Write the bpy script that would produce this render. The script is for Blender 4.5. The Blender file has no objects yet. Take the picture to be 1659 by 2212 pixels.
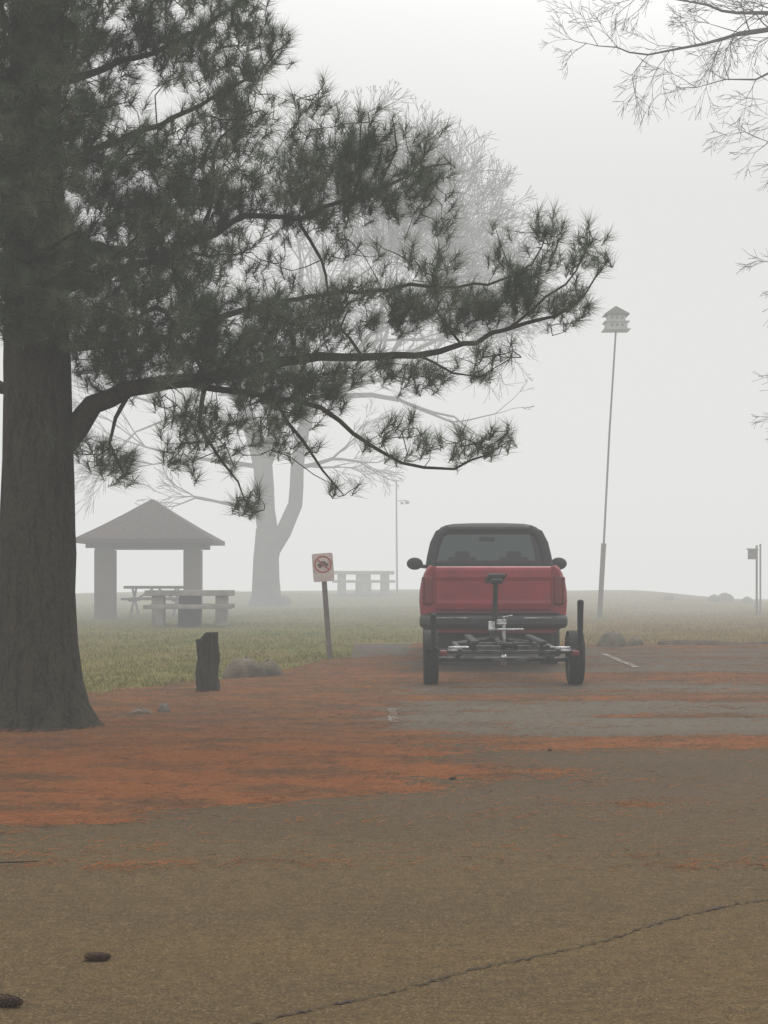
import bpy, math, random
import numpy as np
from mathutils import Vector, Matrix
random.seed(11); rng = np.random.default_rng(11)
D = bpy.data
scene = bpy.context.scene
COL = scene.collection

# ------------------------------------------------------------------ helpers
class M:
    def __init__(s): s.v=[]; s.f=[]
    def add(s, vs, fs):
        o=len(s.v); s.v.extend([tuple(p) for p in vs]); s.f.extend([tuple(i+o for i in f) for f in fs]); return s
    def box(s,c,d,rz=0,top=1.0,rx=0):
        cx,cy,cz=c; a,b,h=d[0]/2,d[1]/2,d[2]/2
        m=Matrix.Rotation(rz,3,'Z')@Matrix.Rotation(rx,3,'X')
        vs=[]
        for z in(-h,h):
            k=top if z>0 else 1
            for x,y in((-a,-b),(a,-b),(a,b),(-a,b)):
                q=m@Vector((x*k,y*k,z)); vs.append((q.x+cx,q.y+cy,q.z+cz))
        return s.add(vs,[(3,2,1,0),(4,5,6,7),(0,1,5,4),(1,2,6,5),(2,3,7,6),(3,0,4,7)])
    def tube(s,pts,rad,n=6,cap=True):
        pts=[Vector(p) for p in pts]; k=len(pts)
        if not hasattr(rad,'__len__'): rad=[rad]*k
        vs=[];fs=[]
        t0=(pts[1]-pts[0]).normalized()
        ref=Vector((0,0,1)) if abs(t0.z)<.9 else Vector((1,0,0))
        u=t0.cross(ref).normalized()
        for i in range(k):
            t=(pts[min(i+1,k-1)]-pts[max(i-1,0)])
            t=t.normalized() if t.length>1e-9 else t0
            u=(u-t*u.dot(t))
            u=u.normalized() if u.length>1e-6 else t.orthogonal().normalized()
            w=t.cross(u)
            for j in range(n):
                a=2*math.pi*j/n
                q=pts[i]+(u*math.cos(a)+w*math.sin(a))*rad[i]; vs.append(q)
        for i in range(k-1):
            for j in range(n):
                a=i*n+j;b=i*n+(j+1)%n
                fs.append((a,b,b+n,a+n))
        if cap:
            fs.append(tuple(reversed(range(n)))); fs.append(tuple(range((k-1)*n,k*n)))
        return s.add(vs,fs)
    def lathe_x(s,prof,n=28,c=(0,0,0)):
        vs=[];fs=[];k=len(prof)
        for j in range(n):
            a=2*math.pi*j/n
            for x,r in prof: vs.append((c[0]+x,c[1]+r*math.cos(a),c[2]+r*math.sin(a)))
        for j in range(n):
            for i in range(k-1):
                a=j*k+i;b=((j+1)%n)*k+i
                fs.append((a,a+1,b+1,b))
        return s.add(vs,fs)
    def loft(s,rings):
        n=len(rings[0]);vs=[p for r in rings for p in r];fs=[]
        for i in range(len(rings)-1):
            for j in range(n):
                a=i*n+j;b=i*n+(j+1)%n
                fs.append((a,b,b+n,a+n))
        fs.append(tuple(reversed(range(n))));fs.append(tuple(range((len(rings)-1)*n,len(rings)*n)))
        return s.add(vs,fs)
    def ball(s,c,r,n=10,m=7,jit=0):
        vs=[];fs=[]
        for i in range(m+1):
            t=math.pi*i/m
            for j in range(n):
                a=2*math.pi*j/n; k=1+random.uniform(-jit,jit)
                vs.append((c[0]+r[0]*k*math.sin(t)*math.cos(a),c[1]+r[1]*k*math.sin(t)*math.sin(a),c[2]+r[2]*k*math.cos(t)))
        for i in range(m):
            for j in range(n):
                a=i*n+j;b=i*n+(j+1)%n
                fs.append((a,a+n,b+n,b))
        return s.add(vs,fs)
    def mesh(s,name,smooth=False):
        me=D.meshes.new(name); me.from_pydata(s.v,[],s.f); me.validate(); me.update()
        if smooth: me.polygons.foreach_set('use_smooth',[True]*len(me.polygons))
        return me

def np_mesh(name,V,F,smooth=False):
    me=D.meshes.new(name); V=np.asarray(V,dtype=np.float32);F=np.asarray(F,dtype=np.int32)
    k=F.shape[1]
    me.vertices.add(len(V)); me.vertices.foreach_set('co',V.ravel())
    me.loops.add(F.size); me.loops.foreach_set('vertex_index',F.ravel())
    me.polygons.add(len(F)); me.polygons.foreach_set('loop_start',np.arange(0,F.size,k,dtype=np.int32))
    me.polygons.foreach_set('loop_total',np.full(len(F),k,dtype=np.int32))
    if smooth: me.polygons.foreach_set('use_smooth',np.ones(len(F),dtype=bool))
    me.update(calc_edges=True); me.validate(); return me

def thing(name,label,category,loc=(0,0,0),rz=0,group=None,mesh=None,mat=None,kind=None):
    o=D.objects.new(name,mesh); COL.objects.link(o); o.location=loc; o.rotation_euler=(0,0,rz)
    if mesh is None: o.empty_display_size=.2
    if label: o['label']=label
    if category: o['category']=category
    if group: o['group']=group
    if kind: o['kind']=kind
    if mat: o.data.materials.append(mat)
    return o
def part(name,m,mat,parent,smooth=False,bevel=0,loc=(0,0,0),rot=(0,0,0),label=None,seg=2):
    me=m.mesh(name,smooth) if isinstance(m,M) else m
    o=D.objects.new(name,me); COL.objects.link(o); o.parent=parent; o.location=loc; o.rotation_euler=rot
    if me is not None and mat and len(me.materials)==0: me.materials.append(mat)
    if bevel:
        b=o.modifiers.new('bevel','BEVEL'); b.width=bevel; b.segments=seg; b.limit_method='ANGLE'; b.angle_limit=math.radians(35)
    if label: o['label']=label
    return o

# ------------------------------------------------------------------ materials
def mat(name,c1,c2=None,scale=8,rough=.8,metal=0,bump=0,bscale=None,spec=.3,stretch=(1,1,1),lo=.35,hi=.65,detail=6,coat=0):
    m=D.materials.new(name); m.use_nodes=True; nt=m.node_tree; N=nt.nodes; L=nt.links
    p=N['Principled BSDF']; p.inputs['Roughness'].default_value=rough; p.inputs['Metallic'].default_value=metal
    p.inputs['Specular IOR Level'].default_value=spec
    if coat: p.inputs['Coat Weight'].default_value=coat
    if c2 is None: c2=tuple(x*.8 for x in c1)
    tc=N.new('ShaderNodeTexCoord'); mp=N.new('ShaderNodeMapping'); mp.inputs['Scale'].default_value=stretch
    L.new(tc.outputs['Object'],mp.inputs['Vector'])
    n=N.new('ShaderNodeTexNoise'); n.inputs['Scale'].default_value=scale; n.inputs['Detail'].default_value=detail
    L.new(mp.outputs[0],n.inputs['Vector'])
    r=N.new('ShaderNodeValToRGB'); r.color_ramp.elements[0].position=lo; r.color_ramp.elements[1].position=hi
    r.color_ramp.elements[0].color=(*c1,1); r.color_ramp.elements[1].color=(*c2,1)
    L.new(n.outputs['Fac'],r.inputs[0]); L.new(r.outputs[0],p.inputs['Base Color'])
    if bump:
        n2=N.new('ShaderNodeTexNoise'); n2.inputs['Scale'].default_value=bscale or scale*3; n2.inputs['Detail'].default_value=8
        L.new(mp.outputs[0],n2.inputs['Vector'])
        b=N.new('ShaderNodeBump'); b.inputs['Strength'].default_value=bump; b.inputs['Distance'].default_value=.03
        L.new(n2.outputs['Fac'],b.inputs['Height']); L.new(b.outputs[0],p.inputs['Normal'])
    return m

def mixc(nt,fac,a,b,mode='MIX'):
    x=nt.nodes.new('ShaderNodeMix'); x.data_type='RGBA'; x.blend_type=mode
    if isinstance(fac,(int,float)): x.inputs[0].default_value=fac
    else: nt.links.new(fac,x.inputs[0])
    for k,i in((a,6),(b,7)):
        if isinstance(k,tuple): x.inputs[i].default_value=(*k,1)
        else: nt.links.new(k,x.inputs[i])
    return x.outputs[2]
def ramp(nt,src,lo,hi,a=0,b=1):
    m=nt.nodes.new('ShaderNodeMapRange'); m.interpolation_type='SMOOTHSTEP'
    m.inputs[1].default_value=lo;m.inputs[2].default_value=hi;m.inputs[3].default_value=a;m.inputs[4].default_value=b
    nt.links.new(src,m.inputs[0]); return m.outputs[0]
def mul(nt,a,b):
    m=nt.nodes.new('ShaderNodeMath'); m.operation='MULTIPLY'; nt.links.new(a,m.inputs[0]); nt.links.new(b,m.inputs[1]); return m.outputs[0]
def noise(nt,vec,scale,detail=5,rough=.5):
    n=nt.nodes.new('ShaderNodeTexNoise'); n.inputs['Scale'].default_value=scale;n.inputs['Detail'].default_value=detail;n.inputs['Roughness'].default_value=rough
    nt.links.new(vec,n.inputs['Vector']); return n.outputs['Fac']
def mapping(nt,vec,sc):
    m=nt.nodes.new('ShaderNodeMapping'); m.inputs['Scale'].default_value=sc; nt.links.new(vec,m.inputs['Vector']); return m.outputs[0]
def new_mat(name,rough=.9,spec=.2):
    m=D.materials.new(name); m.use_nodes=True; nt=m.node_tree; p=nt.nodes['Principled BSDF']
    p.inputs['Roughness'].default_value=rough;p.inputs['Specular IOR Level'].default_value=spec
    tc=nt.nodes.new('ShaderNodeTexCoord'); return m,nt,p,tc.outputs['Object']
def add_bump(nt,p,src,strength,dist):
    b=nt.nodes.new('ShaderNodeBump'); b.inputs['Strength'].default_value=strength;b.inputs['Distance'].default_value=dist
    nt.links.new(src,b.inputs['Height']); nt.links.new(b.outputs[0],p.inputs['Normal'])

# asphalt with aggregate
m_asph,nt,p,oc=new_mat('asphalt',.95,.04)
sep=nt.nodes.new('ShaderNodeSeparateXYZ'); nt.links.new(oc,sep.inputs[0])
big=noise(nt,mapping(nt,oc,(.35,.9,1)),1.0,5)
base=mixc(nt,ramp(nt,sep.outputs['Y'],4.5,9.0),(.080,.053,.024),(.076,.054,.034))
base=mixc(nt,mul(nt,ramp(nt,sep.outputs['Y'],10.2,12.0),ramp(nt,big,.3,.6,.6,1)),base,(.132,.120,.100))
base=mixc(nt,ramp(nt,big,.38,.62,.0,.45),base,(.055,.039,.023))
mid=noise(nt,mapping(nt,oc,(3,7,4)),3,9,.8)
base=mixc(nt,ramp(nt,mid,.42,.60,0,.5),base,(.040,.029,.017))
mot=noise(nt,oc,16,6,.8)
base=mixc(nt,ramp(nt,mot,.50,.66,0,.35),base,(.110,.078,.042))
vo=nt.nodes.new('ShaderNodeTexVoronoi'); vo.inputs['Scale'].default_value=160; nt.links.new(oc,vo.inputs['Vector'])
vs_=nt.nodes.new('ShaderNodeSeparateColor'); nt.links.new(vo.outputs['Color'],vs_.inputs[0])
base=mixc(nt,ramp(nt,vs_.outputs[0],.76,.99,0,.55),base,(.150,.108,.060))
base=mixc(nt,ramp(nt,vs_.outputs[1],.62,.95,0,.6),base,(.026,.019,.012))
fl=noise(nt,oc,58,4,.85)
base=mixc(nt,ramp(nt,fl,.62,.74,0,.6),base,(.21,.158,.088))
base=mixc(nt,ramp(nt,fl,.43,.31,0,.5),base,(.022,.016,.010))
nt.links.new(base,p.inputs['Base Color']); add_bump(nt,p,vs_.outputs[2],.25,.004)

# ground / grass
m_ground,nt,p,oc=new_mat('grass_ground',.95,.08)
sep=nt.nodes.new('ShaderNodeSeparateXYZ'); nt.links.new(oc,sep.inputs[0])
n1=noise(nt,mapping(nt,oc,(.35,.6,1)),1,6); n2=noise(nt,mapping(nt,oc,(1,1.6,1)),3.5,8,.7); n3=noise(nt,oc,28,5,.8)
g=mixc(nt,ramp(nt,n1,.38,.62),(.132,.134,.034),(.175,.142,.050))
g=mixc(nt,ramp(nt,sep.outputs['X'],-.5,5.0,0,.85),g,(.180,.115,.044))
g=mixc(nt,ramp(nt,n2,.4,.65,0,.45),g,(.09,.074,.025))
g=mixc(nt,ramp(nt,n3,.45,.7,0,.45),g,(.23,.18,.075))
nt.links.new(g,p.inputs['Base Color']); add_bump(nt,p,n3,.8,.05)
m_blade,nt,p,oc=new_mat('grass_blades',.8,.1)
sep=nt.nodes.new('ShaderNodeSeparateXYZ'); nt.links.new(oc,sep.inputs[0])
g=mixc(nt,ramp(nt,noise(nt,oc,1.6,8),.35,.65),(.122,.124,.030),(.205,.170,.060))
g=mixc(nt,ramp(nt,sep.outputs['X'],0,5.0,0,.8),g,(.20,.132,.052)); nt.links.new(g,p.inputs['Base Color'])
# straw
def straw_mat(name,k=1):
    m,nt,p,oc=new_mat(name,.95,.04)
    sep=nt.nodes.new('ShaderNodeSeparateXYZ'); nt.links.new(oc,sep.inputs[0])
    a=noise(nt,mapping(nt,oc,(1,3.2,1)),1.1,9,.72); b=noise(nt,mapping(nt,oc,(7,20,7)),3,9,.85); c=noise(nt,mapping(nt,oc,(26,70,26)),2,4,.8)
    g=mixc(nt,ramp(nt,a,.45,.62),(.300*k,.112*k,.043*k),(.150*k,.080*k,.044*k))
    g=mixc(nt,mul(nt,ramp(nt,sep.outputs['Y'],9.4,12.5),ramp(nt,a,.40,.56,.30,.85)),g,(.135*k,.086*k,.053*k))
    g=mixc(nt,ramp(nt,b,.46,.62,0,.65),g,(.060,.034,.020))
    g=mixc(nt,ramp(nt,c,.54,.68,0,.7),g,(.36,.20,.10))
    nt.links.new(g,p.inputs['Base Color']); add_bump(nt,p,b,.9,.04); return m
m_straw=straw_mat('pine_straw'); m_straw2=straw_mat('loose_needles',1.15)

m_bark,nt,p,oc=new_mat('pine_bark',.95,.06)
wob=nt.nodes.new('ShaderNodeTexNoise'); wob.inputs['Scale'].default_value=9; wob.inputs['Detail'].default_value=6; nt.links.new(oc,wob.inputs['Vector'])
ad=nt.nodes.new('ShaderNodeMix'); ad.data_type='VECTOR'; ad.inputs[0].default_value=.10; nt.links.new(oc,ad.inputs[4]); nt.links.new(wob.outputs['Color'],ad.inputs[5])
ridge=noise(nt,mapping(nt,ad.outputs[1],(22,22,3.2)),1.0,9,.72)
fine=noise(nt,mapping(nt,oc,(30,30,14)),2,8,.7)
g=mixc(nt,ramp(nt,fine,.35,.65),(.034,.028,.018),(.066,.055,.037))
g=mixc(nt,ramp(nt,ridge,.53,.38,0,.8),g,(.013,.011,.008))
nt.links.new(g,p.inputs['Base Color']); add_bump(nt,p,ridge,1.0,.06)

m_needle=mat('pine_needles',(.044,.057,.034),(.108,.122,.080),scale=1.7,rough=.8,spec=.06,detail=8)
m_gray=mat('bare_tree_bark',(.085,.076,.068),(.05,.045,.040),scale=3,rough=.95,bump=.5,spec=.1)
m_conc=mat('concrete',(.24,.215,.185),(.15,.135,.115),scale=5,rough=.9,bump=.2)
m_brick=mat('column_brick',(.10,.074,.062),(.065,.052,.045),scale=6,rough=.9,bump=.2)
m_shing=mat('roof_shingles',(.075,.052,.048),(.045,.034,.032),scale=9,rough=.9,bump=.3,stretch=(1,1,3))
m_wood=mat('weathered_wood',(.10,.08,.06),(.055,.043,.03),scale=6,rough=.95,bump=.6,stretch=(3,3,.5))
m_post=mat('dark_timber',(.050,.041,.030),(.020,.016,.012),scale=9,rough=.95,bump=1,stretch=(4,4,.6))
m_kerb=mat('straw_covered_kerb',(.075,.050,.032),(.040,.029,.020),scale=6,rough=.95,bump=1)
m_signpost=mat('sign_post_wood',(.15,.125,.11),(.095,.08,.07),scale=10,rough=.9,stretch=(3,3,.5))
m_white=mat('weathered_white_paint',(.46,.385,.36),(.33,.27,.25),scale=9,rough=.6)
m_signred=mat('faded_sign_red',(.33,.075,.065),(.25,.065,.058),scale=20,rough=.5)
m_black=mat('faded_black_ink',(.08,.05,.045),rough=.6)
m_house=mat('birdhouse_paint',(.34,.34,.32),(.25,.25,.24),scale=8,rough=.6)
m_pole=mat('galvanised_pole',(.15,.15,.15),(.10,.10,.10),scale=10,rough=.6,metal=.2)
m_rock=mat('rock',(.13,.105,.075),(.065,.050,.036),scale=5,rough=.95,bump=.8)
m_rockl=mat('pale_rock',(.15,.13,.105),(.07,.058,.046),scale=14,rough=.95,bump=.8)
m_red=mat('dusty_red_paint',(.225,.017,.026),(.160,.015,.022),scale=3,rough=.45,spec=.3,bump=.02,coat=.05)
m_trim=mat('black_trim',(.012,.013,.014),(.020,.020,.020),scale=6,rough=.65,spec=.2)
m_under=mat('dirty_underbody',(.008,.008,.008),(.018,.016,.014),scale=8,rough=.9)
m_chrome=mat('worn_dark_bumper',(.014,.015,.016),(.032,.032,.032),scale=5,rough=.5,metal=0,spec=.25)
m_galv=mat('dull_steel',(.022,.022,.022),(.075,.075,.075),scale=7,rough=.5,metal=.7)
m_silver=mat('bright_steel',(.60,.61,.62),(.16,.16,.16),scale=9,rough=.3,metal=.9)
m_tyre=mat('tyre_rubber',(.011,.011,.011),(.022,.020,.018),scale=20,rough=.85,bump=.3)
m_rim=mat('wheel_steel',(.12,.12,.12),(.08,.08,.08),scale=10,rough=.4,metal=.8)
m_lens=mat('tail_lamp_red',(.13,.008,.010),(.095,.008,.008),scale=10,rough=.3,spec=.4)
m_head=mat('headlamp_lens',(.6,.6,.6),rough=.15,spec=.6)
m_seat=mat('seat_fabric',(.02,.02,.022),(.035,.035,.035),scale=20,rough=.9)
m_carpet=mat('bunk_carpet',(.02,.02,.022),(.045,.045,.045),scale=30,rough=1)
m_cone=mat('pine_cone_brown',(.060,.031,.016),(.026,.014,.008),scale=40,rough=.9,bump=.5)
m_crack=mat('crack_dark',(.010,.008,.005),(.022,.016,.010),scale=9,rough=1)  # near-black tone for the thin strip laid along the crack
m_line=mat('road_paint',(.19,.18,.16),(.09,.075,.06),scale=5,rough=.9,lo=.35,hi=.55,detail=12,stretch=(3,1,1))
m_line2=mat('road_paint_worn',(.25,.235,.21),(.13,.105,.08),scale=5,rough=.9,lo=.40,hi=.56,detail=12,stretch=(3,1,1))
def glass(name,t):
    m=D.materials.new(name); m.use_nodes=True; nt=m.node_tree; nt.nodes.clear()
    o_=nt.nodes.new('ShaderNodeOutputMaterial'); tr=nt.nodes.new('ShaderNodeBsdfTransparent'); gl=nt.nodes.new('ShaderNodeBsdfGlossy')
    tr.inputs[0].default_value=(*t,1); gl.inputs['Roughness'].default_value=.12; gl.inputs[0].default_value=(.7,.7,.7,1)
    fr=nt.nodes.new('ShaderNodeFresnel'); fr.inputs[0].default_value=1.45; mx=nt.nodes.new('ShaderNodeMixShader')
    nt.links.new(fr.outputs[0],mx.inputs[0]);nt.links.new(tr.outputs[0],mx.inputs[1]);nt.links.new(gl.outputs[0],mx.inputs[2]);nt.links.new(mx.outputs[0],o_.inputs[0]); return m
m_glass=glass('tinted_glass',(.080,.10,.10)); m_glass2=glass('windshield_glass',(.45,.50,.48))

# ------------------------------------------------------------------ numpy noise
_T=np.random.default_rng(3).random((256,256))
def vnoise(x,y):
    xi=np.floor(x).astype(int);yi=np.floor(y).astype(int);fx=x-xi;fy=y-yi
    fx=fx*fx*(3-2*fx);fy=fy*fy*(3-2*fy)
    a=_T[xi&255,yi&255];b=_T[(xi+1)&255,yi&255];c=_T[xi&255,(yi+1)&255];d=_T[(xi+1)&255,(yi+1)&255]
    return (a*(1-fx)+b*fx)*(1-fy)+(c*(1-fx)+d*fx)*fy
def fbm(x,y,o=4):
    s=0;a=.5;t=0
    for i in range(o): s=s+a*vnoise(x*2**i+17*i,y*2**i+31*i);t+=a;a*=.55
    return s/t
def sstep(a,b,x):
    t=np.clip((x-a)/(b-a),0,1); return t*t*(3-2*t)

# ------------------------------------------------------------------ terrain
def terr(x,y):
    x=np.asarray(x,float);y=np.asarray(y,float)
    z=np.interp(y,[-50,19,25.5,36,44,49,53,60,80,110],[0,0,.07,.24,.42,.70,.78,.55,-1,-3])
    lat=1-.42*sstep(8.5,14,x)*sstep(30,50,y)-.12*sstep(-3,-12,x)*sstep(30,50,y)
    n=(fbm(x*.25+40,y*.25,3)-.5)*.16*sstep(27,40,y)
    return np.where(z>0,z*lat,z)+n
xs=np.unique(np.concatenate([np.arange(-24,24.1,.5),np.linspace(-1500,-24,26),np.linspace(24,1500,26)]))
ys=np.unique(np.concatenate([np.arange(-4,70.1,.5),np.linspace(-1500,-4,22),np.linspace(70,1500,30)]))
X,Y=np.meshgrid(xs,ys); Z=terr(X,Y); nx,ny=len(xs),len(ys)
V=np.stack([X.ravel(),Y.ravel(),Z.ravel()],1)
I=np.arange(nx*ny).reshape(ny,nx); F=np.stack([I[:-1,:-1].ravel(),I[:-1,1:].ravel(),I[1:,1:].ravel(),I[1:,:-1].ravel()],1)
thing('ground',None,None,mesh=np_mesh('ground',V,F,True),mat=m_ground,kind='structure')
xs2=np.arange(-24,24.1,.5); ys2=np.arange(-4,25.6,.5); X,Y=np.meshgrid(xs2,ys2); Z=terr(X,Y)+.006
V=np.stack([X.ravel(),Y.ravel(),Z.ravel()],1); nx,ny=len(xs2),len(ys2)
I=np.arange(nx*ny).reshape(ny,nx); F=np.stack([I[:-1,:-1].ravel(),I[:-1,1:].ravel(),I[1:,1:].ravel(),I[1:,:-1].ravel()],1)
cx=V[F].mean(1); keep=(cx[:,1]<8.9)|((cx[:,0]>-.6)&(cx[:,1]<25.5)); F=F[keep]
thing('parking_lot',None,None,mesh=np_mesh('parking_lot',V,F,True),mat=m_asph,kind='structure')

def strip(name,x0,x1,y0,y1,dz,m,n=14,wob=.012):
    V=[];F=[]
    for i in range(n+1):
        y=y0+(y1-y0)*i/n
        for x in(x0,x1):
            xx=x+random.uniform(-wob,wob); V.append((xx,y,float(terr(xx,y))+dz))
    for i in range(n): F.append((2*i,2*i+1,2*i+3,2*i+2))
    return thing(name,None,None,mesh=np_mesh(name,V,F),mat=m,kind='structure')
strip('parking_line',.04,.12,12.2,13.5,.011,m_line)
strip('parking_line',3.31,3.41,19.6,22.6,.014,m_line2,wob=.02)
# crack
pts=[(-.56,3.75),(-.24,4.04),(.0,4.22),(.26,4.48),(.50,4.66),(.72,4.84),(1.01,5.16),(1.3,5.4),(1.7,5.6)]
P=[];V=[];F=[]
for (a,b),(c,d) in zip(pts[:-1],pts[1:]):
    for i in range(22):
        t=i/22; P.append((a+(c-a)*t+random.gauss(0,.003),b+(d-b)*t+random.gauss(0,.007)))
for i,(a,b) in enumerate(P):
    w=random.choice([.002,.003,.005,.006,.008]); V+=[(a,b-w,.0105),(a,b+w,.0105)]
    if i: F.append((2*i-2,2*i,2*i+1,2*i-1))
thing('asphalt_crack',None,None,mesh=np_mesh('crack',V,F),mat=m_crack,kind='structure')

# ------------------------------------------------------------------ pine straw
def straw_field(x,y):
    edge=np.interp(y,[6.3,6.8,7.6,8.5,9.5,11,12.3,14,17,22],[-3.2,-1.8,-.65,.15,.6,.45,.1,.2,.3,.5])
    left=sstep(.9,-1.3,x-edge)
    b=lambda c,w,a:a*np.exp(-((y-c)/w)**2)
    band=b(9.1,.45,.66)*sstep(2.4,.6,x)+b(10.8,.42,.72)+b(12.75,.16,.72)*sstep(1.2,2.2,x)+b(14.7,.45,.74)+b(17.8,1.1,.86)+b(24.7,.7,.82)+b(7.9,.3,.34)*sstep(.6,-1,x)
    base=np.maximum(left*.95,band)
    base=np.maximum(base,.06+.10*sstep(10,12,y)+.09*sstep(13,16,y))
    ytop=np.interp(x,[-6,-3,-1.9,-.86,.3,.6],[14.2,15.2,17.2,20.8,22.5,27])
    base=base-1.0*sstep(-1.0,1.3,y-ytop)
    n=fbm(x*.8,y*2.9,4)-.5; n2=fbm(x*8,y*16,3)-.5; n3=fbm(x*2.2+9,y*6+4,3)-.5
    return base+n*.95+n3*.32+n2*.34-.50
st=.04; xs3=np.arange(-6,11,st*1.3); ys3=np.arange(6,26,st); X,Y=np.meshgrid(xs3,ys3); S=straw_field(X,Y)
S=np.minimum(S,.5)
H=S*.05+(fbm(X*14,Y*18,2)-.5)*.022*sstep(0,.08,S)
Z=terr(X,Y)+.008+np.clip(H,-.012,.05)
V=np.stack([X.ravel(),Y.ravel(),Z.ravel()],1); nx,ny=len(xs3),len(ys3)
I=np.arange(nx*ny).reshape(ny,nx); F=np.stack([I[:-1,:-1].ravel(),I[:-1,1:].ravel(),I[1:,1:].ravel(),I[1:,:-1].ravel()],1)
F=F[(S.ravel()[F].max(1)>-.02)]
u,inv=np.unique(F.ravel(),return_inverse=True); V=V[u];F=inv.reshape(F.shape)
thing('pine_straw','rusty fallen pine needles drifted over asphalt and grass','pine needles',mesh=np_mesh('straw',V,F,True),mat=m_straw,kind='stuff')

def tri_blades(P,Dv,Wv):
    n=len(P);V=np.empty((n*3,3));V[0::3]=P-Wv;V[1::3]=P+Wv;V[2::3]=P+Dv
    return V,np.arange(n*3).reshape(-1,3)
n=340000
x=rng.uniform(-6,8,n); y=6+20*rng.random(n)**1.35; f=straw_field(x,y)
pr=np.where(f>0,.26,np.exp(np.clip(f,-5,0)/.10)*.75+.007); k=rng.random(n)<pr; x,y,f=x[k],y[k],f[k]
n=len(x); a=rng.normal(0,.9,n); L=rng.uniform(.05,.15,n)
z=terr(x,y)+.013+np.clip(f*.05,0,.038)
Dv=np.stack([np.cos(a)*L,np.sin(a)*L,rng.uniform(-.004,.024,n)],1); Wv=np.stack([-np.sin(a),np.cos(a),np.zeros(n)],1)*.0020
Wv[:,2]=.0016
V,F=tri_blades(np.stack([x,y,z],1),Dv,Wv)
n=2600; x2=rng.uniform(-4,5,n);y2=3.5+6*rng.random(n)**.8; a=rng.uniform(0,6.28,n);L=rng.uniform(.012,.05,n)
V2,F2=tri_blades(np.stack([x2,y2,np.full(n,.011)],1),np.stack([np.cos(a)*L,np.sin(a)*L,np.full(n,.003)],1),np.stack([-np.sin(a),np.cos(a),np.zeros(n)],1)*.0013)
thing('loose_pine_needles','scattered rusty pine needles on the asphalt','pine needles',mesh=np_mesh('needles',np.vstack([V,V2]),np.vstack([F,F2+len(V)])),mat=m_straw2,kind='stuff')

# grass
n=140000
y=14+36*rng.random(n)**1.25; x=rng.uniform(-.34,.34,n)*y
ytop=np.interp(x,[-6,-3,-1.9,-.86,.3,.6],[14.0,14.9,16.8,20.2,22,25.7]); k=(y>ytop+rng.normal(0,.5,n))&~((x>-.5)&(y<25.7)); x,y=x[k],y[k]; n=len(x)
cl=fbm(x*1.2,y*1.2,4); k=rng.random(n)<sstep(.3,.55,cl)+.25; x,y=x[k],y[k]; n=len(x)
h=rng.uniform(.02,.065,n); a=rng.uniform(0,6.28,n)
V,F=tri_blades(np.stack([x,y,terr(x,y)-.004],1),np.stack([np.cos(a)*h*.6,np.sin(a)*h*.6,h],1),np.stack([np.ones(n),np.zeros(n),np.zeros(n)],1)*.006)
thing('grass','short winter grass, green fading to tan','grass',mesh=np_mesh('grass',V,F),mat=m_blade,kind='stuff')

# ------------------------------------------------------------------ trees
def drawing(y0):
    s=y0/3180
    return lambda u,v,dy=0: Vector(((u-829.5)*s,y0+dy,1.2+(1250-v)*s))
def resample(pts,rad,step):
    P=[Vector(p) for p in pts];out=[];ro=[]
    for i in range(len(P)-1):
        p0=P[max(i-1,0)];p1=P[i];p2=P[i+1];p3=P[min(i+2,len(P)-1)]
        n=max(1,int((p2-p1).length/step))
        for j in range(n):
            t=j/n; q=.5*((2*p1)+(p2-p0)*t+(2*p0-5*p1+4*p2-p3)*t*t+(3*p1-p0-3*p2+p3)*t**3)
            out.append(q);ro.append(rad[i]+(rad[i+1]-rad[i])*t)
    out.append(P[-1]);ro.append(rad[-1]);return out,ro
def shift(m,b):
    m.v=[(p[0]-b[0],p[1]-b[1],p[2]-b[2]) for p in m.v]; return m

# --- pine
dr=drawing(12.0); base=(-2.76,11.7,0)
trunk=M()
def trunk_mesh(tm,cx,cy,levels,nseg=40,lobes=6,amp=.12):
    rings=[]
    for z,r,ox in levels:
        ring=[]
        fl=max(0,1-z/.7)
        for j in range(nseg):
            a=2*math.pi*j/nseg
            rr=r*(1+amp*fl*fl*math.cos(lobes*a+1.1)+.025*math.sin(9*a+z*2)+.02*math.sin(17*a-z*3.3)+random.uniform(-.012,.012))
            ring.append((cx+ox+rr*math.cos(a),cy+rr*math.sin(a),z))
        rings.append(ring)
    tm.loft(rings)
lv=[(-.1,.62,.04),(0,.52,.04),(.08,.45,.03),(.2,.39,.02),(.4,.345,.01),(.7,.318,0),(1.1,.300,0)]
z=1.4
while z<9.6: lv.append((z,max(.06,.296-.026*(z-1.4)),.012*math.sin(z)));z+=.3
trunk_mesh(trunk,base[0],base[1],lv)
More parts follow.
